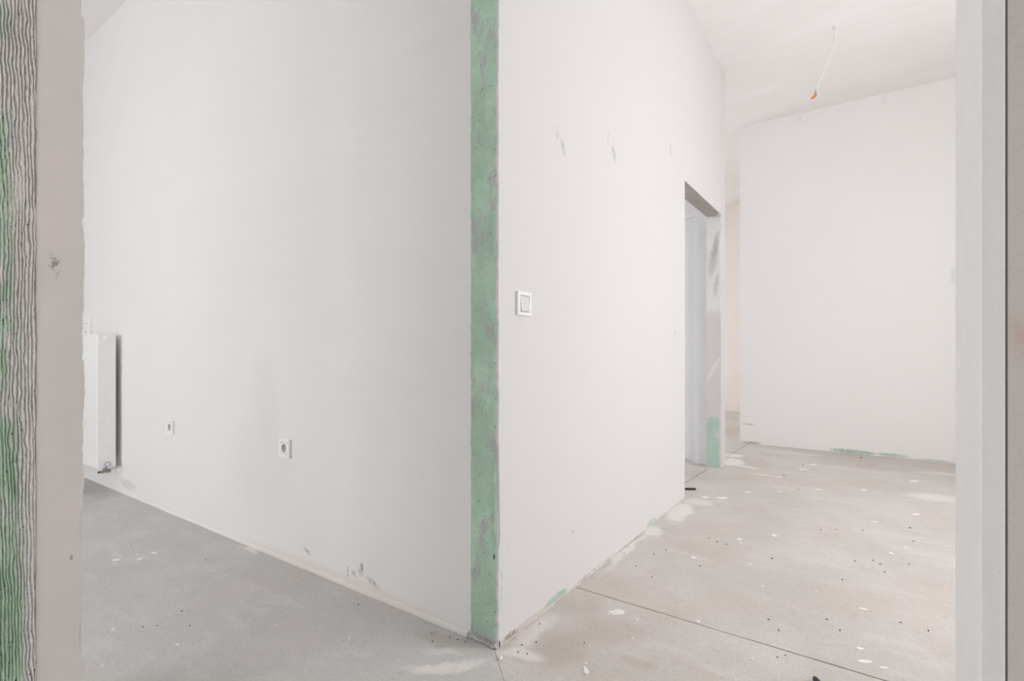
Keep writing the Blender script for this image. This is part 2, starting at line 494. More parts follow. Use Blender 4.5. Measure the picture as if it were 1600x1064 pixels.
DUST = [
    (0.075, 0.02, 0.10, 0.045, 0.35, 1.0, 0.94),
    (0.04, 0.15, 0.045, 0.18, 0.0, 1.0, 0.69),
    (-0.07, -0.15, 0.16, 0.030, 0.75, 1.0, 1.12),
    (-0.10, -0.075, 0.13, 0.028, 0.55, 1.0, 0.69),
    (0.03, 0.95, 0.030, 0.40, 0.0, 1.0, 1.12),
    (0.06, 1.72, 0.085, 0.24, 0.1, 1.0, 1.62),
    (0.04, 1.32, 0.060, 0.12, 0.2, 1.0, 1.25),
    (0.10, 1.98, 0.10, 0.10, 0.0, 1.0, 0.88),
    (0.03, 3.33, 0.11, 0.20, 0.1, 1.0, 1.75),
    (-0.03, 3.62, 0.12, 0.10, 0.0, 1.0, 1.38),
    (0.13, 3.20, 0.16, 0.05, 0.0, 1.0, 1.00),
    (1.33, 2.95, 0.22, 0.12, 0.2, 1.0, 0.8),
    (0.42, 4.05, 0.30, 0.10, 0.1, 1.0, 0.5),
    (1.47, 3.80, 0.25, 0.08, 0.1, 1.0, 0.6),
    (-1.45, -0.03, 0.10, 0.035, 0.0, 1.0, 1.25),
    (0.30, 2.98, 0.10, 0.03, 0.1, 1.0, 1.00),
    (0.95, 3.6, 0.5, 0.10, 0.05, 1.0, 0.35),
]
FSTAIN = [
    (0.16, 0.12, 0.10, 0.14, 0.3, 1.0, 0.55, (0.36, 0.27, 0.20)),
    (0.24, 0.30, 0.16, 0.12, 0.3, 1.0, 0.45, (0.38, 0.28, 0.21)),
    (0.10, 0.40, 0.12, 0.10, 0.3, 1.0, 0.40, (0.36, 0.28, 0.22)),
    (-0.15, -0.055, 0.18, 0.05, 0.2, 0.9, 0.5, (0.26, 0.20, 0.16)),
    (0.40, 0.18, 0.06, 0.04, 0.3, 1.0, 0.45, (0.40, 0.25, 0.17)),
    (0.02, 0.72, 0.03, 0.14, 0.0, 0.8, 0.45, (0.30, 0.27, 0.24)),
    (-0.16, 3.02, 0.10, 0.05, 0.0, 0.9, 0.7, (0.30, 0.26, 0.24)),
]
M_FL_LEFT = make_floor('screed_left_room', (0.56, 0.55, 0.535), (0.63, 0.62, 0.605), (0.60, 0.56, 0.52), 0.3, (0.48, 0.47, 0.455))
M_FL_HALL = make_floor('screed_hall', (0.59, 0.555, 0.52), (0.66, 0.63, 0.60), (0.60, 0.52, 0.45), 0.40, (0.53, 0.50, 0.47))
M_FL_BASE = make_plain('joint_bottom', (0.12, 0.11, 0.10), 0.9, 0.1)

# ------------------------------------------------------------------ structure: walls
def wall_with_window(bm, axis, p0, p1, u0, u1, wins):
    """a wall slab between p0 and p1, running u0..u1, with rectangular openings (a, b, z0, z1)"""
    def bx(a, b, z0, z1):
        if b - a < 1e-4 or z1 - z0 < 1e-4:
            return
        if axis == 'y':
            box(bm, a, b, p0, p1, z0, z1)
        else:
            box(bm, p0, p1, a, b, z0, z1)
    cur = u0
    for (a, b, z0, z1) in sorted(wins):
        bx(cur, a, 0, HC); bx(a, b, 0, z0); bx(a, b, z1, HC)
        cur = b
    bx(cur, u1, 0, HC)

def simple_wall(name, axis, p0, p1, u0, u1, wins=(), m=None):
    bm = bmesh.new()
    wall_with_window(bm, axis, p0, p1, u0, u1, wins)
    return struct(obj(name, bm, m or M_PLAIN))

# ragged slab edge: rows along z, a plaster layer that ends in a broken edge
def ragged(bm, place, u_in, u_edge, front, back, z0, z1, n, seed, amp, chip, b=0.002, chipscale=14, thr=0.72, scale=22):
    """place(u, w, z) -> point; w goes from the front face to the back of the layer"""
    zs = np.linspace(z0, z1, n)
    d = jag(zs, seed, amp, scale, chip, chipscale, thr)
    e2 = jag(zs, seed + 5.5, amp * 0.8, scale * 2.3)
    sgn = 1.0 if u_edge > u_in else -1.0
    sw = 1.0 if back > front else -1.0
    rows = []
    for z, dd, ee in zip(zs, d, e2):
        u = u_edge + sgn * dd
        rows.append([bm.verts.new(place(*q)) for q in (
            (u_in, back, z), (u_in, front, z), (u - sgn * b * 1.5, front, z), (u - sgn * b * .3, front + sw * b * .5, z),
            (u + sgn * ee * .5, (front + back) / 2, z), (u + sgn * ee, back, z))])
    for i in range(n - 1):
        for k in range(5):
            bm.faces.new((rows[i][k], rows[i][k + 1], rows[i + 1][k + 1], rows[i + 1][k]))

# left room wall (the one with the radiator and sockets)
bm = bmesh.new()
box(bm, -8.0, -0.16, 0.0, 0.12, 0, HC)
box(bm, -0.16, -0.115, 0.012, 0.12, 0, HC)
ragged(bm, lambda u, w, z: (u, w, z), -0.16, -0.1115, 0.0, 0.012, 0.0, 2.2, 700, 2.2, 0.0016, 0.003, 0.0012, 20, 0.8, 60)
box(bm, -0.16, -0.111, 0.0, 0.012, 2.2, HC)
wall_left = struct(obj('wall_left', bm, M_L))

# hall wall on the right of the corner, with the doorway
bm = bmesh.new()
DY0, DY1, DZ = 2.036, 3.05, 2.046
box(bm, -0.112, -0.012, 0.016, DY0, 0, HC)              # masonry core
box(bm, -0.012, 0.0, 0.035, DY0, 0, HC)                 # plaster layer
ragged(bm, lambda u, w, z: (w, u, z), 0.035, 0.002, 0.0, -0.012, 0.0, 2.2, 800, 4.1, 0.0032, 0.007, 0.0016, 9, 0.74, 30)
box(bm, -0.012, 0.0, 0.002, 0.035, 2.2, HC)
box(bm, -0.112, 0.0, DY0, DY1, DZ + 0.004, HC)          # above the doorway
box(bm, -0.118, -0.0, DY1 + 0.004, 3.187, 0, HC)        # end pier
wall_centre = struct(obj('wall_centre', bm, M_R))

# raw lintel underside and the far reveal of the doorway
bm = bmesh.new()
N = 60
ys = np.linspace(DY0, DY1, N); xs = np.linspace(-0.112, -0.0005, 12)
grid = []
edge = jag(ys, 9.1, 0.004, 14, 0.004, 6, 0.7)
for i, y in enumerate(ys):
    row = []
    for k, x in enumerate(xs):
        z = DZ + (float(NZ.fbm(np.array([y * 40]), np.array([x * 40.0]), 3)[0]) - 0.45) * 0.006
        if k == len(xs) - 1:
            z += float(edge[i]) * 0.8 + 0.002
        row.append(bm.verts.new((x, y, z)))
    grid.append(row)
for i in range(N - 1):
    for k in range(len(xs) - 1):
        bm.faces.new((grid[i][k], grid[i][k + 1], grid[i + 1][k + 1], grid[i + 1][k]))
e = [ed for ed in bm.edges if ed.is_boundary]
r = bmesh.ops.extrude_edge_only(bm, edges=e)
for v in r['geom']:
    if isinstance(v, bmesh.types.BMVert):
        v.co.z = DZ + 0.012
soffit = obj('lintel_soffit', bm, M_SOFFIT, wall_centre)
soffit['label'] = 'rough brown-grey concrete underside of the doorway lintel'

bm = bmesh.new()
box(bm, -0.118, -0.006, DY1 - 0.001, DY1 + 0.01, 0, DZ + 0.004)
ragged(bm, lambda u, w, z: (u, w, z), -0.02, -0.0015, DY1 - 0.003, DY1 + 0.006, 0.0, DZ, 260, 6.3, 0.003, 0.006, 0.001, 11, 0.7, 20)
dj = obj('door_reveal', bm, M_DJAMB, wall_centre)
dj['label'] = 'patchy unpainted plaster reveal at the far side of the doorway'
# broken plaster at the lintel's far end
bm = bmesh.new()
for k in range(9):
    y = DY1 - 0.004 - random.random() * 0.10
    s = 0.006 + random.random() * 0.008
    bmesh.ops.create_icosphere(bm, subdivisions=1, radius=s, matrix=Matrix.Translation((-0.004 - random.random() * 0.02, y, DZ - 0.006 + random.random() * 0.006)) @ Matrix.Diagonal((1.2, 1.8, 0.6, 1)))
for v in bm.verts:
    v.co += Vector((random.uniform(-1, 1), random.uniform(-1, 1), random.uniform(-1, 1))) * 0.002
o = obj('broken_plaster', bm, M_CRUST, wall_centre)
o['kind'] = 'stuff'

# mint primer at the foot of the reveal
bm = bmesh.new()
zs = np.linspace(0.008, 0.405, 60)
jl = jag(zs, 1.2, 0.006, 22); jr = jag(zs, 3.3, 0.004, 22)
rows = []
for i, z in enumerate(zs):
    t = max(0.0, (z - 0.37) / 0.035)
    cut = 0.022 * (1 - math.sqrt(max(0, 1 - t * t)))
    x0 = -0.108 + float(jl[i]) + cut; x1 = -0.014 + float(jr[i]) - cut * 1.4
    rows.append([bm.verts.new((x0, DY1, z)), bm.verts.new((x0 + .001, DY1 - .0045, z)), bm.verts.new(((x0 + x1) / 2, DY1 - .005, z)), bm.verts.new((x1 - .001, DY1 - .0045, z)), bm.verts.new((x1, DY1, z))])
for i in range(len(rows) - 1):
    for k in range(4):
        bm.faces.new((rows[i][k], rows[i][k + 1], rows[i + 1][k + 1], rows[i + 1][k]))
bm.faces.new(rows[-1]); bm.faces.new(rows[0])
o = obj('primer_patch', bm, M_GREENP, wall_centre)
o['label'] = 'mint green primer patch at the foot of the doorway reveal'

# small room behind the doorway: inner wall with a blanked-off opening
bm = bmesh.new()
IY = 3.105
box(bm, -3.2, -1.10, IY, 3.187, 0, HC)
box(bm, -1.10, -0.225, IY, 3.187, 2.085, HC)
box(bm, -0.225, -0.118, IY, 3.187, 0, HC)
box(bm, -1.10, -0.225, IY + 0.045, 3.187, 0, 2.085)
wall_inner = struct(obj('wall_inner', bm, M_SMALL))
bm = bmesh.new()
xs = np.linspace(-0.62, -0.27, 24)
h = np.clip(0.028 - np.abs(np.linspace(0, 1, 24) ** 1.5) * 0.028, 0.002, 1) + jag(xs, 2.0, 0.003, 30)
rows = [(bm.verts.new((x, IY + 0.04, 0.012)), bm.verts.new((x, IY + 0.041, 0.014 + max(0.001, float(hh))))) for x, hh in zip(xs, h)]
for i in range(len(rows) - 1):
    bm.faces.new((rows[i][0], rows[i + 1][0], rows[i + 1][1], rows[i][1]))
bmesh.ops.solidify(bm, geom=bm.faces[:], thickness=0.003)
o = obj('primer_streak', bm, M_GREENP, wall_inner)
o['label'] = 'mint green streak along the foot of the inner wall'

simple_wall('wall_back', 'y', FY, FY + 0.15, -0.104, 3.1, (), M_F)
simple_wall('wall_far', 'y', 7.2, 7.35, -3.4, 0.6, (), M_FAR)
simple_wall('wall_far_right', 'x', 0.40, 0.55, FY + 0.15, 7.2, (), M_FAR)
simple_wall('wall_outer_left', 'x', -3.35, -3.2, 0.12, 7.35, [WINDOWS[2][2:6], WINDOWS[3][2:6]], M_FAR)
simple_wall('wall_right', 'x', 2.90, 3.10, -1.042, FY, [WINDOWS[1][2:6]])
simple_wall('wall_front', 'y', -1.242, -1.042, 1.72, 2.90)
simple_wall('wall_entry', 'x', 1.60, 1.72, -3.2, -1.042)
simple_wall('wall_end', 'x', -8.2, -8.0, -4.8, 0.12, [], M_L)
simple_wall('wall_south', 'y', -4.80, -4.60, -8.0, -0.5, [WINDOWS[0][2:6]], M_L)
simple_wall('wall_passage', 'x', -0.86, -0.50, -4.60, -1.06, [(-3.10, -1.95, 0.0, 2.1)])  # unseen doorway added here to throw light on the right-hand reveal
simple_wall('wall_behind', 'y', -3.4, -3.2, -0.5, 1.72, [WINDOWS[4][2:6]])

# window frames in those openings
def window_frame(i, axis, p, u0, u1, z0, z1, s):
    bm = bmesh.new()
    t = 0.06
    def bx(a, b, c, d):
        q = p - s * 0.12
        if axis == 'y':
            box(bm, a, b, q - 0.03, q + 0.03, c, d)
        else:
            box(bm, q - 0.03, q + 0.03, a, b, c, d)
    bx(u0, u0 + t, z0, z1); bx(u1 - t, u1, z0, z1)
    bx(u0 + t, u1 - t, z0, z0 + t); bx(u0 + t, u1 - t, z1 - t, z1)
    m = (u0 + u1) / 2
    bx(m - t / 2, m + t / 2, z0 + t, z1 - t)
    struct(obj('window_%d' % (i + 1), bm, M_PVC))
for i, win in enumerate(WINDOWS):
    window_frame(i, *win)

# ------------------------------------------------------------------ the opening the photograph is taken through
PX = -0.46                # left reveal plane
bm = bmesh.new()
box(bm, -0.86, PX - 0.016, -1.06, -0.922, 0, HC)
wall_front_left = struct(obj('wall_front_left', bm, M_JAMB))

# ribbed raw reveal: real relief
def relief(name, place, us, zs, H, back, m, parent, label, groove):
    nu, nz = len(us), len(zs)
    U, Z = np.meshgrid(us, zs)
    verts = [place(u, hh, z) for u, hh, z in zip(U.ravel(), H.ravel(), Z.ravel())]
    idx = np.arange(nu * nz).reshape(nz, nu)
    faces = np.stack([idx[:-1, :-1], idx[:-1, 1:], idx[1:, 1:], idx[1:, :-1]], -1).reshape(-1, 4).tolist()
    # rim down to the back
    rim = list(idx[0, :]) + list(idx[1:, -1]) + list(idx[-1, -2::-1]) + list(idx[-2:0:-1, 0])
    base = len(verts)
    UZ = list(zip(U.ravel(), Z.ravel()))
    for j in rim:
        verts.append(place(UZ[j][0], back, UZ[j][1]))
    R = len(rim)
    gv = np.concatenate([groove.ravel(), np.zeros(R)]).astype(np.float32)
    for k in range(R):
        faces.append([int(rim[k]), int(rim[(k + 1) % R]), base + (k + 1) % R, base + k])
    me = bpy.data.meshes.new(name)
    me.from_pydata(verts, [], faces)
    at = me.attributes.new('groove', 'FLOAT', 'POINT')
    at.data.foreach_set('value', gv)
    bm2 = bmesh.new(); bm2.from_mesh(me)
    bmesh.ops.recalc_face_normals(bm2, faces=bm2.faces)
    bm2.to_mesh(me); bm2.free()
    for p in me.polygons:
        p.use_smooth = True
    me.materials.append(m)
    o = bpy.data.objects.new(name, me)
    link(o, parent)
    o['label'] = label
    return o

us = np.linspace(-1.06, -0.9985, 96)
zs = np.linspace(0.15, 1.78, 900)
U, Z = np.meshgrid(us, zs)
warp = (NZ.fbm(U * 16 + 3, Z * 2.4, 2) - 0.40) * 0.020 + (NZ2.fbm(U * 120, Z * 30, 4) - 0.44) * 0.0075
drift = (Z - 0.95) * 0.012
ph = (U + warp + drift) / 0.0058
rid = 0.5 + 0.5 * np.sin(2 * np.pi * ph)
rid = rid ** 0.55
ampm = 0.30 + 1.25 * NZ2.fbm(U * 35 + 9, Z * 7, 3)
Hh = rid * ampm * 0.0052
Hh += (NZ.fbm(U * 300, Z * 110, 4) - 0.45) * 0.0048
Hh += (NZ2.fbm(U * 30, Z * 12, 3) - 0.45) * 0.005
pit = np.clip((NZ.at(U * 130 + 50, Z * 90 + 20) - 0.88) * 9, 0, 1)
Hh -= pit * 0.003
edgefall = np.clip((U + 1.004) / 0.005, 0, 1)
Hh -= edgefall * 0.003 * (0.6 + NZ.at(U * 0 + 3, Z * 40))
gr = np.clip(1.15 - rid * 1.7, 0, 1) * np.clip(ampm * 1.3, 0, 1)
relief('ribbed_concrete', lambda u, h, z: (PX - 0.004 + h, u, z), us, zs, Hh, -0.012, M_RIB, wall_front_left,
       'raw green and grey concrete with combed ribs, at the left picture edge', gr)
bm = bmesh.new()
box(bm, PX - 0.016, PX - 0.003, -1.06, -0.9985, 0, 0.15)
box(bm, PX - 0.016, PX - 0.003, -1.06, -0.9985, 1.78, HC)
obj('raw_concrete', bm, M_RIB, wall_front_left)
# smooth plaster layer with rounded near edge and chipped far edge
bm = bmesh.new()
zs = np.linspace(0.0, 2.3, 1100)
d = jag(zs, 3.7, 0.0042, 14, 0.0075, 15, 0.66)
d2 = jag(zs, 13.7, 0.0030, 70)
bump_in = jag(zs, 23.0, 0.0012, 50)
rows = []
for z, a, b_, c_ in zip(zs, d, d2, bump_in):
    ye = -0.922 + a + b_ * 0.6
    if 0.925 < z < 0.965:
        ye -= 0.005 * max(0, math.sin((z - 0.925) / 0.02 * math.pi)) ** 2 * 1.2
    rows.append([bm.verts.new(q) for q in (
        (PX - 0.016, -1.0005 + c_, z), (PX - 0.004, -1.0010 + c_, z), (PX + 0.001, -0.9985 + c_ * .6, z), (PX + 0.0038, -0.9935, z), (PX + 0.0050, -0.985, z), (PX + 0.0050, -0.950, z),
        (PX + 0.0045, ye - 0.004, z), (PX + 0.0030, ye, z), (PX - 0.004, ye - 0.0005 + b_, z), (PX - 0.016, ye - 0.001, z))])
for i in range(len(rows) - 1):
    for k in range(9):
        bm.faces.new((rows[i][k], rows[i][k + 1], rows[i + 1][k + 1], rows[i + 1][k]))
pl = obj('plaster_layer', bm, M_JAMB, wall_front_left, smooth=True)
pl['label'] = 'smooth beige plaster band with a chipped right edge'
# green substrate that shows in the chips
bm = bmesh.new()
box(bm, PX - 0.016, PX - 0.001, -0.94, -0.9238, 0.915, 0.985)
obj('green_substrate', bm, M_GREENP, wall_front_left)

# right side of the opening
RX = 1.0043
bm = bmesh.new()
box(bm, RX - 0.0001, 1.72, -1.042, -0.915, 0, HC)
wall_front_right = struct(obj('wall_front_right', bm, M_BROWN))
bm = bmesh.new()
box(bm, RX - 0.0007, RX + 0.0025, -1.0385, -0.9935, 0, HC, 0.0003, 1)
o = obj('plaster_strip', bm, M_JAMB2, wall_front_right); o['label'] = 'pale plaster strip on the right-hand reveal'
bm = bmesh.new()
box(bm, RX - 0.0010, RX + 0.004, -0.9928, -0.914, 0, HC, 0.0003, 1)
o = obj('frame_board', bm, M_BOARD, wall_front_right); o['label'] = 'smooth white frame board on the right-hand reveal'
bm = bmesh.new()
box(bm, RX - 0.00025, RX + 0.0042, -1.0416, -0.93, 0, HC)
obj('gap_shade', bm, M_DARK, wall_front_right)  # dark strip that paints in the shade of the narrow gap

# ------------------------------------------------------------------ ceiling and floor
bm = bmesh.new()
box(bm, -8.2, 3.1, -4.8, 7.35, HC, HC + 0.2)
struct(obj('ceiling', bm, M_CEIL))

bm = bmesh.new()
box(bm, -8.2, 3.1, -4.8, 7.35, -0.14, -0.012)
floor = struct(obj('floor', bm, M_FL_BASE))

def jline(a, b, seed, amp, step=0.02):
    """a slightly broken line from a to b"""
    a, b = Vector(a), Vector(b)
    L = (b - a).length
    n = max(2, int(L / step))
    t = (b - a) / L
    nn = Vector((-t.y, t.x))
    ts = np.linspace(0, L, n)
    d = jag(ts, seed, amp, 25, amp * 2, 9, 0.78)
    d[0] = d[-1] = 0
    return [a + t * float(s) + nn * float(k) for s, k in zip(ts, d)]

def slab(pts, m):
    bm = bmesh.new()
    top = [bm.verts.new((p[0], p[1], 0.0)) for p in pts]
    bot = [bm.verts.new((p[0], p[1], -0.012)) for p in pts]
    f = bm.faces.new(top)
    bm.faces.new(bot[::-1])
    n = len(pts)
    for i in range(n):
        bm.faces.new((top[i], bot[i], bot[(i + 1) % n], top[(i + 1) % n]))
    bmesh.ops.triangulate(bm, faces=[f])
    return obj('slab', bm, m, floor)

G = 0.0031
# joint lines
JY = 0.505
j_cross_lo = jline((2.9, JY - 0.012 - G), (-0.03, JY + 0.014 - G), 3.0, 0.0010)
j_cross_hi = jline((-0.03, JY + 0.014 + G), (2.9, JY - 0.012 + G), 7.0, 0.0012)
crack_l = [(0.012, -0.03), (0.018 - .001, -0.045), (0.105 - .001, -0.114), (0.32, -0.33), (0.9, -1.0), (1.0, -1.3), (1.0, -4.6)]
g = 0.0009
# left slab
slab([(-8.0, 0.02), (-8.0, -4.6)] + [(0.998, -4.6), (0.998, -1.3), (0.9 - .0015, -1.0)] + jline((0.32 - g, -0.33), (0.103, -0.115), 1.0, 0.0012) + jline((0.103, -0.115), (0.004, -0.022), 2.0, 0.0010) + [(-0.03, 0.02)], M_FL_LEFT)
# hall front slab
slab(jline((0.004 + 2 * g, -0.022), (0.103 + 2 * g, -0.115), 2.0, 0.0010) + jline((0.103 + 2 * g, -0.115), (0.32 + g, -0.33), 1.0, 0.0012) + [(0.9, -1.0), (1.0, -1.3), (1.0, -4.6), (2.9, -4.6)] + j_cross_lo + [(-0.03, 0.02)], M_FL_HALL)
# hall rear slab
jx_r = jline((-0.012, FY + 0.1), (-0.118, 2.0), 5.0, 0.0015)
jx_l = jline((-0.118 - 2 * G, 2.0), (-0.012 - 2 * G, FY + 0.1), 5.0, 0.0015)
slab(j_cross_hi + [(2.9, FY + 0.1)] + jx_r + [(-0.118, 1.0)], M_FL_HALL)
# rooms behind
slab([(-3.2, 0.1), (-0.118 - 2 * G, 0.1)] + jx_l + [(-0.012 - 2 * G, 7.25), (-3.2, 7.25)], M_FL_HALL)
slab([(-0.012, FY + 0.1), (0.45, FY + 0.1), (0.45, 7.25), (-0.012, 7.25)], M_FL_HALL)

# uneven plaster foot along the left wall
bm = bmesh.new()
xs = np.linspace(-3.9, -0.125, 420)
hh = 0.017 + jag(xs, 4.4, 0.005, 5) + jag(xs, 9.4, 0.002, 40)
pr = 0.005 + jag(xs, 6.1, 0.0025, 8)
fade = np.clip((xs + 3.9) / 2.0, 0.25, 1)
rows = []
for x, a, p_, f in zip(xs, hh, pr, fade):
    a = max(0.004, float(a) * f); p_ = max(0.001, float(p_) * f)
    rows.append([bm.verts.new(q) for q in ((x, 0.004, a + 0.001), (x, -p_ * 0.5, a), (x, -p_, a * 0.8), (x, -p_ * 1.25, 0.0005), (x, 0.004, 0.0005))])
for i in range(len(rows) - 1):
    for k in range(4):
        bm.faces.new((rows[i][k], rows[i][k + 1], rows[i + 1][k + 1], rows[i + 1][k]))
struct(obj('trim_1', bm, M_L))
# crumbled mortar along the hall wall's foot
bm = bmesh.new()
ys = np.linspace(0.02, 2.0, 300)
hh = 0.003 + jag(ys, 2.4, 0.008, 5) + jag(ys, 3.4, 0.005, 80)
pr = 0.003 + jag(ys, 7.1, 0.006, 7) + jag(ys, 5.1, 0.004, 90)
rows = []
for y, a, p_ in zip(ys, hh, pr):
    a = max(0.001, float(a)); p_ = max(0.0005, float(p_))
    rows.append([bm.verts.new(q) for q in ((-0.004, y, a + 0.001), (p_ * 0.4, y, a), (p_, y, a * 0.5), (p_ * 1.6, y, 0.0005), (-0.004, y, 0.0005))])
for i in range(len(rows) - 1):
    for k in range(4):
        bm.faces.new((rows[i][k], rows[i][k + 1], rows[i + 1][k + 1], rows[i + 1][k]))
struct(obj('trim_2', bm, M_CRUST))

# ------------------------------------------------------------------ green raw strip on the corner
us = np.linspace(-0.1125, -0.0075, 120)
zs = np.concatenate([np.linspace(0.022, 0.30, 260), np.linspace(0.302, 1.80, 700)])
U, Z = np.meshgrid(us, zs)
wp_ = (NZ.fbm(U * 6 + 3, Z * 1.2, 3) - 0.47) * 0.004
rid = 0.5 + 0.5 * np.sin(2 * np.pi * (U + wp_) / 0.0044)
calm = np.clip((NZ2.fbm(U * 14, Z * 7, 3) - 0.30) * 5, 0.1, 1)
gr = np.clip(1.0 - rid * 1.7, 0, 1) * calm
Hh = (rid ** 0.5) * calm * 0.0015
Hh += (NZ.fbm(U * 30, Z * 20, 4) - 0.46) * 0.003
pit = np.clip((NZ.at(U * 240 + 50, Z * 240 + 20) - 0.90) * 12, 0, 1)
Hh -= pit * 0.0022
eL = np.clip(1 - (U + 0.1125) / 0.004, 0, 1) * (NZ2.fbm(Z * 45, Z * 0 + 2, 3) - 0.1)
eR = np.clip(1 - (-0.0075 - U) / 0.007, 0, 1) * (NZ2.fbm(Z * 35, Z * 0 + 7, 3) - 0.1)
Hh -= eL * 0.008 + eR * 0.014
hole = np.exp(-(((U + 0.018) / 0.0035) ** 2 + ((Z - 0.288) / 0.009) ** 2) * 1.2)
Hh -= hole * 0.010
strip = relief('bare_strip', lambda u, h, z: (u, -0.0015 - h, z), us, zs, Hh, -0.012, M_STRIP, wall_left,
       'bare mint green combed concrete strip on the outer corner', gr)
bm = bmesh.new()
box(bm, -0.1125, -0.0075, -0.0015, 0.014, 1.80, HC)
box(bm, -0.1125, -0.0075, 0.002, 0.014, 0, 0.03)
obj('bare_strip_top', bm, M_STRIP, wall_left)
bm = bmesh.new()
bmesh.ops.create_icosphere(bm, subdivisions=2, radius=1.0)
for v in bm.verts:
    v.co = Vector((-0.0175 + v.co.x * 0.0035 * (1 + .3 * math.sin(v.co.z * 5)), 0.0035 + v.co.y * 0.004, 0.288 + v.co.z * 0.0085))
obj('hole_shade', bm, M_BLACK, wall_left)  # dark blob in the pit, painting in the shade inside the hole
# grey mortar lip at its foot
bm = bmesh.new()
xs = np.linspace(-0.122, 0.000, 90)
a1 = 0.011 + jag(xs, 2.9, 0.014, 30) + jag(xs, 5.9, 0.009, 150); p1 = 0.009 + jag(xs, 1.9, 0.012, 45) + jag(xs, 6.9, 0.005, 160)
slope = np.linspace(0.004, -0.002, 90)
rows = []
for x, a, p_, s in zip(xs, a1, p1, slope):
    a = max(0.004, float(a) + float(s)); p_ = max(0.002, float(p_))
    rows.append([bm.verts.new(q) for q in ((x, 0.010, a + .006), (x, -0.002, a + 0.004), (x, -p_ * .7, a), (x, -p_, a * 0.65), (x, -p_ * .7, a * 0.35), (x, -p_ * 0.25, 0.0005), (x, 0.010, 0.0005))])
for i in range(len(rows) - 1):
    for k in range(6):
        bm.faces.new((rows[i][k], rows[i][k + 1], rows[i + 1][k + 1], rows[i + 1][k]))
bm.faces.new(rows[0]); bm.faces.new(rows[-1])
o = obj('mortar_lip', bm, M_GREYLIP, wall_left); o['label'] = 'broken grey mortar lip at the foot of the green strip'

# ------------------------------------------------------------------ light switch
def plate(bm, place, a0, a1, b0, b1, d0, d1, bev):
    """rounded square plate; place(a, depth, b)"""
    tmp = bmesh.new()
    box(tmp, a0, a1, d0, d1, b0, b1, bev, 3)
    me = bpy.data.meshes.new('tmp'); tmp.to_mesh(me); tmp.free()
    n0 = len(bm.verts)
    bm.from_mesh(me); bpy.data.meshes.remove(me)
    bm.verts.ensure_lookup_table()
    for v in bm.verts[n0:]:
        v.co = Vector(place(v.co.x, v.co.y, v.co.z))

sw = empty('light_switch', (0.0, 0.139, 1.068))
tag(sw, 'white single light switch on the hall wall right of the green corner strip', 'switch')
onR = lambda a, d, b: (d, a, b)                   # local: x out of the wall
bm = bmesh.new()                                   # frame as four sides around the rocker
for (a0, a1, b0, b1) in ((-0.0405, -0.028, 0, 0.081), (0.028, 0.0405, 0, 0.081), (-0.029, 0.029, 0, 0.0125), (-0.029, 0.029, 0.0685, 0.081)):
    plate(bm, onR, a0, a1, b0, b1, 0.0, 0.0115, 0.0022)
obj('frame', bm, M_PVC, sw)
bm = bmesh.new()
plate(bm, onR, -0.030, 0.030, 0.010, 0.071, 0.0, 0.005, 0.0005)
obj('back_plate', bm, M_SOCK, sw)
bm = bmesh.new()
vs = [(0.006, -0.0265, 0.014), (0.006, 0.0265, 0.014), (0.006, 0.0265, 0.067), (0.006, -0.0265, 0.067),
      (0.0155, -0.0265, 0.014), (0.0155, 0.0265, 0.014), (0.0085, 0.0265, 0.067), (0.0085, -0.0265, 0.067)]
v = [bm.verts.new(q) for q in vs]
for f in ((0, 1, 2, 3), (4, 5, 6, 7), (0, 1, 5, 4), (1, 2, 6, 5), (2, 3, 7, 6), (3, 0, 4, 7)):
    bm.faces.new([v[k] for k in f])
bmesh.ops.bevel(bm, geom=bm.edges[:], offset=0.0012, segments=2, affect='EDGES')
obj('rocker', bm, M_PVC2, sw)

# ------------------------------------------------------------------ sockets
def socket_parts(root):
    onL = lambda a, d, b: (a, -d, b)
    bm = bmesh.new()
    for (a0, a1, b0, b1) in ((-0.0405, -0.0265, 0, 0.081), (0.0265, 0.0405, 0, 0.081), (-0.0275, 0.0275, 0, 0.0135), (-0.0275, 0.0275, 0.0675, 0.081)):
        plate(bm, onL, a0, a1, b0, b1, 0.0, 0.0125, 0.0022)
    obj('frame', bm, M_PVC, root)
    # insert with a round opening
    bm = bmesh.new()
    n = 32; R = 0.0195; cz = 0.0405; hs = 0.0258; d = 0.0118
    outer, inner = [], []
    for k in range(n):
        t = 2 * math.pi * k / n + math.pi / n
        c, s = math.cos(t), math.sin(t)
        q = hs / max(abs(c), abs(s))
        outer.append(bm.verts.new((c * q, -d, cz + s * q)))
        inner.append(bm.verts.new((c * R, -d, cz + s * R)))
    for k in range(n):
        bm.faces.new((outer[k], outer[(k + 1) % n], inner[(k + 1) % n], inner[k]))
    side = [bm.verts.new((vv.co.x, -0.001, vv.co.z)) for vv in outer]
    for k in range(n):
        bm.faces.new((outer[k], outer[(k + 1) % n], side[(k + 1) % n], side[k]))
    ins = obj('insert', bm, M_PVC, root)
    bm = bmesh.new()
    lathe(bm, (0, 0, cz), (0, -1, 0), [(d, R), (d - 0.0005, R - 0.0006), (0.0015, R - 0.0025), (0.0012, 0.0)], 32)
    cup = obj('recess', bm, M_SOCK, root)
    bm = bmesh.new()
    lathe(bm, (0, 0, cz + 0.010), (0, -1, 0), [(0.001, 0.0026), (0.0085, 0.0026), (0.0105, 0.0015), (0.011, 0)], 12)
    obj('earth_pin', bm, M_PIN, root)
    for sx in (-1, 1):
        bm = bmesh.new()
        lathe(bm, (sx * 0.0095, 0, cz - 0.001), (0, -1, 0), [(0.0012, 0.0029), (0.0019, 0.0027), (0.0019, 0.0)], 14)
        obj('contact_hole', bm, M_HOLE, root)

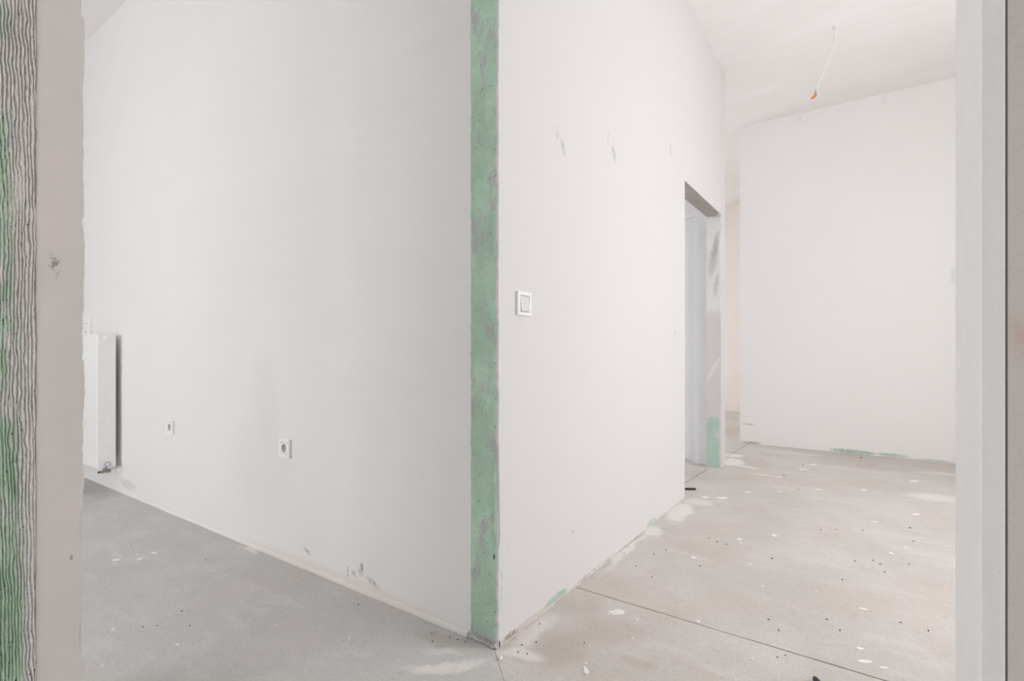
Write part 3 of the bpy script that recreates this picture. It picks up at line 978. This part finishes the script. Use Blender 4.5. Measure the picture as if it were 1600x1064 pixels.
s1 = empty('wall_socket', (-1.186, 0.0, 0.4695))
tag(s1, 'nearer white single wall socket, left of the green corner strip', 'socket', 'sockets on the left wall')
socket_parts(s1)
s2 = s1.copy(); col.objects.link(s2)
s2.location = (-2.361, 0.0, 0.4625)
for ch in list(s1.children):
    c = ch.copy(); c.parent = s2; col.objects.link(c)
s2['label'] = 'farther white single wall socket, the one nearer the radiator'

# ------------------------------------------------------------------ radiator
rx0, rx1, ry0, ry1, rz0, rz1 = -4.07, -3.115, -0.130, -0.032, 0.181, 1.056
rad = empty('radiator', (-3.59, -0.08, 0.181))
tag(rad, 'white flat-fronted panel radiator hung on the left wall by the jamb', 'radiator')
def rel(o):
    o.location = tuple(-c for c in rad.location)
    return o
bm = bmesh.new(); box(bm, rx0 + 0.004, rx1 - 0.004, ry0, ry0 + 0.014, rz0, rz1, 0.003, 2)
rel(obj('front_panel', bm, M_RAD, rad))
bm = bmesh.new(); box(bm, rx0 + 0.004, rx1 - 0.004, ry1 - 0.012, ry1, rz0 + 0.01, rz1 - 0.004, 0.003, 2)
rel(obj('rear_panel', bm, M_RAD, rad))
for xx in (rx1 - 0.005, rx0):
    bm = bmesh.new(); box(bm, xx, xx + 0.005, ry0 + 0.001, ry1, rz0 + 0.002, rz1, 0.0015, 2)
    sp = rel(obj('side_panel', bm, M_RAD, rad))
    if xx > -3.5:
        b2 = bmesh.new()                        # pressed ribs low on the end panel
        box(b2, rx1 - 0.001, rx1 + 0.0012, -0.100, -0.064, 0.263, 0.267, 0.0008, 1)
        box(b2, rx1 - 0.001, rx1 + 0.0012, -0.098, -0.068, 0.248, 0.252, 0.0008, 1)
        obj('pressed_mark', b2, M_RAD, sp)
for k in range(9):
    bm = bmesh.new()
    x = rx0 + 0.05 + k * 0.1
    box(bm, x, x + 0.085, ry0 + 0.018, ry1 - 0.015, rz1 - 0.006, rz1 - 0.001)
    rel(obj('grille_bar', bm, M_RAD, rad))
bm = bmesh.new()
lathe(bm, (rx1, -0.080, 1.028), (1, 0, 0), [(0.0, 0.0185), (0.006, 0.0185), (0.0085, 0.016), (0.0085, 0.010), (0.013, 0.0095), (0.0135, 0.006), (0.0135, 0.0)], 28)
rel(obj('vent_plug', bm, M_PVC, rad))
for xx in (-3.90, -3.50):
    bm = bmesh.new(); box(bm, xx, xx + 0.03, ry1 - 0.002, -0.001, 0.80, 0.92); box(bm, xx, xx + 0.03, -0.004, -0.001, 0.30, 0.95); box(bm, xx, xx + 0.03, ry1 - 0.002, -0.001, 0.32, 0.40)
    rel(obj('bracket', bm, M_RAD, rad))
# valve below the end panel, with a wire ring and the pipe into the wall
bm = bmesh.new()
vx, vy, vz = -3.150, -0.080, 0.160
lathe(bm, (vx, vy, rz0 + 0.006), (0, 0, -1), [(0, 0.009), (0.010, 0.009), (0.010, 0.013), (0.016, 0.013), (0.018, 0.010), (0.034, 0.010), (0.036, 0.006), (0.036, 0)], 8)
lathe(bm, (vx, vy - 0.030, vz - 0.006), (0, 1, 0), [(0, 0.0), (0, 0.006), (0.008, 0.007), (0.009, 0.011), (0.018, 0.011), (0.019, 0.009), (0.040, 0.009), (0.041, 0.0125), (0.056, 0.0125), (0.058, 0.009), (0.066, 0.008)], 10)
valve = rel(obj('valve', bm, M_BRASS, rad))
bm = bmesh.new()
lathe(bm, (vx, vy - 0.030, vz - 0.006), (0, -1, 0), [(0, 0.0065), (0.008, 0.0065), (0.0085, 0.005), (0.0085, 0)], 10)
obj('valve_cap', bm, M_BLACK, valve)
bm = bmesh.new()
rr = 0.0165
pts = [(vx + 0.022, vy - 0.004 + 0.008 * 0, vz + 0.016)]
for k in range(19):
    t = math.radians(-65 + 310 * k / 18 - 0)
    pts.append((vx + 0.047, vy + rr * math.sin(math.radians(155) - t + math.radians(-0)) * 1.0, vz + 0.046 - rr * math.cos(math.radians(155) - t) * -1.0))
pts.append((vx + 0.022, vy + 0.006, vz + 0.014))
tube(bm, pts, 0.0017, 6)
obj('wire_ring', bm, M_WIRE, valve)
bm = bmesh.new()
tube(bm, [(vx, vy + 0.030, vz - 0.006), (vx, vy + 0.045, vz - 0.006), (vx, -0.001, vz - 0.006)], 0.0085, 14)
rel(obj('supply_pipe', bm, M_PVC, rad))
bm = bmesh.new()
lathe(bm, (vx, 0.0, vz - 0.006), (0, -1, 0), [(0, 0.027), (0.010, 0.026), (0.016, 0.020), (0.017, 0.0095)], 28)
rel(obj('pipe_rosette', bm, M_PVC, rad))

# flat box on the wall above the radiator
wb = empty('wall_box', (-3.76, 0.0, 1.00))
tag(wb, 'flat white wall plate with two small slots, just above the radiator', 'wall plate')
bm = bmesh.new(); box(bm, -0.090, 0.092, -0.016, 0.0, 0.0, 0.206, 0.002, 2)
obj('cover', bm, M_PVC, wb)
bm = bmesh.new(); box(bm, -0.060, 0.042, -0.0185, -0.014, 0.03, 0.175, 0.0015, 2)
ins = obj('insert', bm, M_PVC, wb)
for z in (0.146, 0.084):
    bm = bmesh.new(); box(bm, -0.012, 0.042, -0.0192, -0.018, z, z + 0.004)
    obj('slot', bm, M_COND, wb)

# ------------------------------------------------------------------ cable hanging from the ceiling
cb = empty('ceiling_cable', (0.779, 2.976, HC))
tag(cb, 'thin white cable hanging from the hall ceiling with orange wire connectors', 'cable')
W0 = Vector(cb.location)
P_ = [Vector(q) for q in ((0.779, 2.976, 3.25), (0.783, 2.955, 3.20), (0.780, 2.93, 3.14), (0.767, 2.912, 3.067), (0.750, 2.90, 3.005), (0.729, 2.90, 2.945), (0.704, 2.90, 2.885), (0.679, 2.90, 2.824), (0.671, 2.90, 2.806))]
def smooth_pts(p, k=6):
    out = []
    for i in range(len(p) - 1):
        a = p[max(i - 1, 0)]; b = p[i]; c = p[i + 1]; d = p[min(i + 2, len(p) - 1)]
        for j in range(k):
            t = j / k
            out.append(0.5 * ((2 * b) + (c - a) * t + (2 * a - 5 * b + 4 * c - d) * t * t + (3 * b - a - 3 * c + d) * t ** 3))
    out.append(p[-1])
    return out
bm = bmesh.new(); tube(bm, [q - W0 for q in smooth_pts(P_)], 0.0052, 10)
obj('sheath', bm, M_CABLE, cb, smooth=True)
bm = bmesh.new()
lathe(bm, (0, 0, 0), (0, 0, -1), [(0.0, 0.016), (0.003, 0.013), (0.006, 0.006)], 14)
obj('plaster_collar', bm, M_CABLE, cb)
ends = [Vector((0.651, 2.894, 2.752)), Vector((0.660, 2.902, 2.760)), Vector((0.668, 2.908, 2.766))]
dr = Vector((-0.5, 0, -0.86)).normalized()
for e_ in ends:
    bm = bmesh.new(); tube(bm, [q - W0 for q in smooth_pts([Vector((0.6715, 2.90, 2.807)), Vector((0.667, 2.90, 2.797)), e_ - dr * 0.010, e_ - dr * 0.004], 4)], 0.0019, 6)
    obj('conductor', bm, M_COND, cb, smooth=True)
    bm = bmesh.new()
    lathe(bm, e_ - W0 - dr * 0.008, dr, [(0, 0), (0, 0.0048), (0.003, 0.0062), (0.018, 0.0066), (0.022, 0.0045), (0.023, 0)], 10)
    obj('wire_connector', bm, M_ORANGE, cb)

# ------------------------------------------------------------------ debris
def flake_mesh(L, W, T, seed, n=9, sharp=0.35):
    r = random.Random(seed)
    bm = bmesh.new()
    top, bot = [], []
    for k in range(n):
        t = 2 * math.pi * (k + r.uniform(-.25, .25)) / n
        q = 1 + r.uniform(-sharp, sharp)
        x, y = math.cos(t) * L / 2 * q, math.sin(t) * W / 2 * q
        top.append(bm.verts.new((x * .96, y * .96, T * r.uniform(.75, 1.25))))
        bot.append(bm.verts.new((x, y, 0.0)))
    c = bm.verts.new((0, 0, T * 1.15))
    for k in range(n):
        bm.faces.new((top[k], top[(k + 1) % n], c))
        bm.faces.new((bot[k], bot[(k + 1) % n], top[(k + 1) % n], top[k]))
    bm.faces.new(bot[::-1])
    return bm

def flake(name, x, y, L, W, T, rot, m, label, cat, group=None, seed=None, n=9, sharp=0.35):
    o = obj(name, flake_mesh(L, W, T, seed if seed is not None else int(abs(x * 977 + y * 613) * 10), n, sharp), m, loc=(x, y, 0.0002))
    o.rotation_euler = (0, 0, rot)
    return tag(o, label, cat, group)

CAMR = math.radians(34.76)
flake('plaster_chip', 0.222, 0.428, 0.068, 0.036, 0.003, CAMR + 0.05, M_FLAKE, 'largest cream plaster chip on the hall floor beside the dark joint', 'plaster chip', seed=4, n=11, sharp=.28)
bm = bmesh.new()
bmesh.ops.create_icosphere(bm, subdivisions=2, radius=0.5)
for v in bm.verts:
    v.co = Vector((v.co.x * 0.012, v.co.y * 0.022, (v.co.z + 0.42) * 0.010)) * (1 + 0.08 * math.sin(v.co.x * 9 + v.co.y * 7))
o = obj('pebble', bm, M_FLAKE, smooth=True, loc=(0.039, -0.040, 0.0)); o.rotation_euler = (0, 0, CAMR - 0.2)
tag(o, 'oval white plaster pebble at the foot of the green strip', 'pebble')
flake('plaster_chip', 0.277, 0.060, 0.015, 0.028, 0.003, CAMR, M_FLAKE, 'jagged white plaster chip nearest the bottom picture edge, on the hall floor', 'plaster chip', seed=12, n=10, sharp=.5)
flake('plaster_chip', 0.263, 0.089, 0.011, 0.009, 0.002, CAMR + .8, M_FLAKE, 'small curled white chip just behind the jagged chip on the hall floor', 'plaster chip', seed=13)
flake('plaster_chip', 0.312, 1.080, 0.030, 0.026, 0.003, CAMR - .5, M_FLAKE, 'white oval chip in the middle of the hall floor, beyond the joint', 'plaster chip', seed=15)
flake('plaster_chip', 0.105, 2.110, 0.060, 0.04, 0.003, CAMR, M_FLAKE, 'white plaster chip on the floor right of the doorway edge', 'plaster chip', seed=16)
flake('plaster_chip', 0.197, 2.157, 0.07, 0.028, 0.003, CAMR, M_FLAKE, 'thin long white sliver on the floor in front of the doorway', 'plaster chip', seed=17)

GW = 'white plaster specks on the hall floor'
for i, (x, y, L, W) in enumerate([(0.439, 1.446, .026, .030), (0.452, 1.40, .014, .018), (0.576, 1.606, .022, .03), (0.539, 1.153, .014, .014), (0.417, 2.977, .06, .025), (0.484, 2.537, .04, .025),
        (0.951, 0.963, .026, .012), (0.946, 0.656, .022, .012), (0.956, 0.586, .036, .016), (1.005, 0.578, .022, .010), (1.116, 1.785, .02, .02), (1.002, 2.151, .03, .02), (0.672, 0.405, .008, .006), (0.478, 0.532, .012, .012),
        (0.166, 0.469, .008, .008), (0.30, 0.42, .008, .008), (0.20, 0.40, .006, .008), (0.263, 1.378, .012, .012), (1.06, 1.66, .016, .02), (0.80, 1.02, .010, .010), (0.62, 0.95, .009, .010), (0.70, 2.75, .05, .02),
        (0.95, 2.90, .06, .02), (0.55, 3.35, .08, .03), (0.60, 3.60, .10, .03), (1.20, 2.45, .05, .03), (0.86, 1.50, .012, .012), (1.25, 3.40, .08, .03), (0.31, 2.40, .05, .02), (0.33, 0.30, .006, .007)]):
    flake('plaster_speck', x, y, L * 1.15, W * 1.15, 0.002, CAMR + random.uniform(-.5, .5), M_FLAKE, 'small white plaster speck scattered on the beige hall floor', 'plaster speck', GW, seed=100 + i, n=7)
GL = 'white plaster specks on the left room floor'
for i, (x, y, L, W) in enumerate([(-1.829, -0.432, .034, .022), (-1.749, -0.368, .030, .018), (-1.781, -0.30, .026, .016), (-1.143, -0.658, .012, .016), (-0.863, -0.573, .010, .016), (-0.926, -0.751, .007, .012),
        (-1.251, -0.23, .014, .01), (-0.714, -0.326, .010, .006), (-0.575, -0.254, .007, .005), (-0.437, -0.233, .006, .012), (-0.215, -0.23, .008, .006), (-1.90, -0.42, .012, .01), (-1.82, -0.355, .008, .008)]):
    lab = ['white plaster flake on the grey floor, leftmost and nearest of the row of three', 'white plaster flake on the grey floor, middle of the row of three', 'white plaster flake on the grey floor, farthest right of the row of three'][i] if i < 3 else 'small white plaster speck scattered on the grey left room floor'
    flake('plaster_speck', x, y, L, W, 0.0025, CAMR + random.uniform(-.4, .4), M_FLAKE, lab, 'plaster speck', GL if i > 2 else None, seed=200 + i, n=7)
GB = 'brown crumbs on the hall floor'
for i, (x, y) in enumerate([(0.307, 1.376), (0.354, 1.346), (0.362, 1.006), (0.764, 1.839), (0.831, 1.885), (0.948, 1.954), (1.156, 2.146), (1.155, 1.912), (1.015, 1.483), (0.99, 1.516), (0.718, 0.629), (0.679, 0.687),
        (0.848, 0.804), (1.06, 0.926), (1.118, 1.554), (0.755, 0.482), (0.736, 0.457), (0.582, 2.662), (0.921, 4.14), (0.93, 4.17), (0.536, 3.527), (0.40, 1.34), (0.92, 1.46), (0.45, 3.05), (0.18, 1.1), (0.15, 1.02)]):
    s = 0.005 + 0.0018 * max(0, y) * random.uniform(.6, 1.1)
    flake('crumb', x, y, s * 1.3, s, min(0.006, s * .4), random.uniform(0, 3), M_RUST, 'rust brown mortar crumb scattered on the beige hall floor', 'crumb', GB, seed=300 + i, n=6)
GD = 'dark grit on the hall floor'
for i, (x, y) in enumerate([(0.131, 0.845), (0.21, 0.185), (0.224, 0.779), (0.609, 1.277), (0.881, 1.206), (1.029, 1.397), (0.888, 0.747), (1.135, 0.914), (0.032, 0.95), (0.05, 0.06), (0.062, 0.02), (0.08, 0.10), (0.03, 0.20), (0.09, 0.03)]):
    s = 0.004 + 0.0012 * max(0, y)
    flake('grit', x, y, s * 1.2, s, s * .5, random.uniform(0, 3), M_BLACK, 'tiny dark grit grain lying on the beige hall floor', 'grit', GD, seed=400 + i, n=6)
GE = 'dark grit on the left room floor'
for i, (x, y) in enumerate([(-0.596, -0.071), (-0.235, -0.056), (-1.991, -0.322), (-1.086, -0.468), (-0.955, -0.498), (-1.048, -0.562), (-1.078, -0.593), (-0.17, -0.04), (-0.14, -0.035), (-0.11, -0.03), (-0.20, -0.09), (-1.5, -0.2)]):
    s = 0.004
    flake('grit', x, y, s * 1.2, s, s * .5, random.uniform(0, 3), M_BLACK, 'tiny dark grit grain lying on the grey left room floor', 'grit', GE, seed=450 + i, n=6)

# dark bar poking out of the doorway
bm = bmesh.new()
box(bm, -0.16, 0.05, -0.013, 0.013, 0.0, 0.010, 0.002, 1)
o = obj('dark_bar', bm, M_RUBBER, loc=(-0.035, 2.235, 0.0005)); o.rotation_euler = (0, 0, CAMR)
tag(o, 'short black bar on the floor, poking out from the doorway edge', 'bar')
# pointed dark tip at the bottom picture edge
bm = bmesh.new()
lathe(bm, (0, 0, 0.010), (0.35, -1, 0.10), [(-0.016, 0.0), (-0.012, 0.0025), (0.0, 0.0075), (0.02, 0.010), (0.09, 0.011), (0.10, 0.008), (0.10, 0)], 10)
o = obj('pointed_foot', bm, M_RUBBER, loc=(0.842, 0.385, 0.0))
tag(o, 'dark pointed tip on the hall floor, cut off by the bottom picture edge', 'foot')
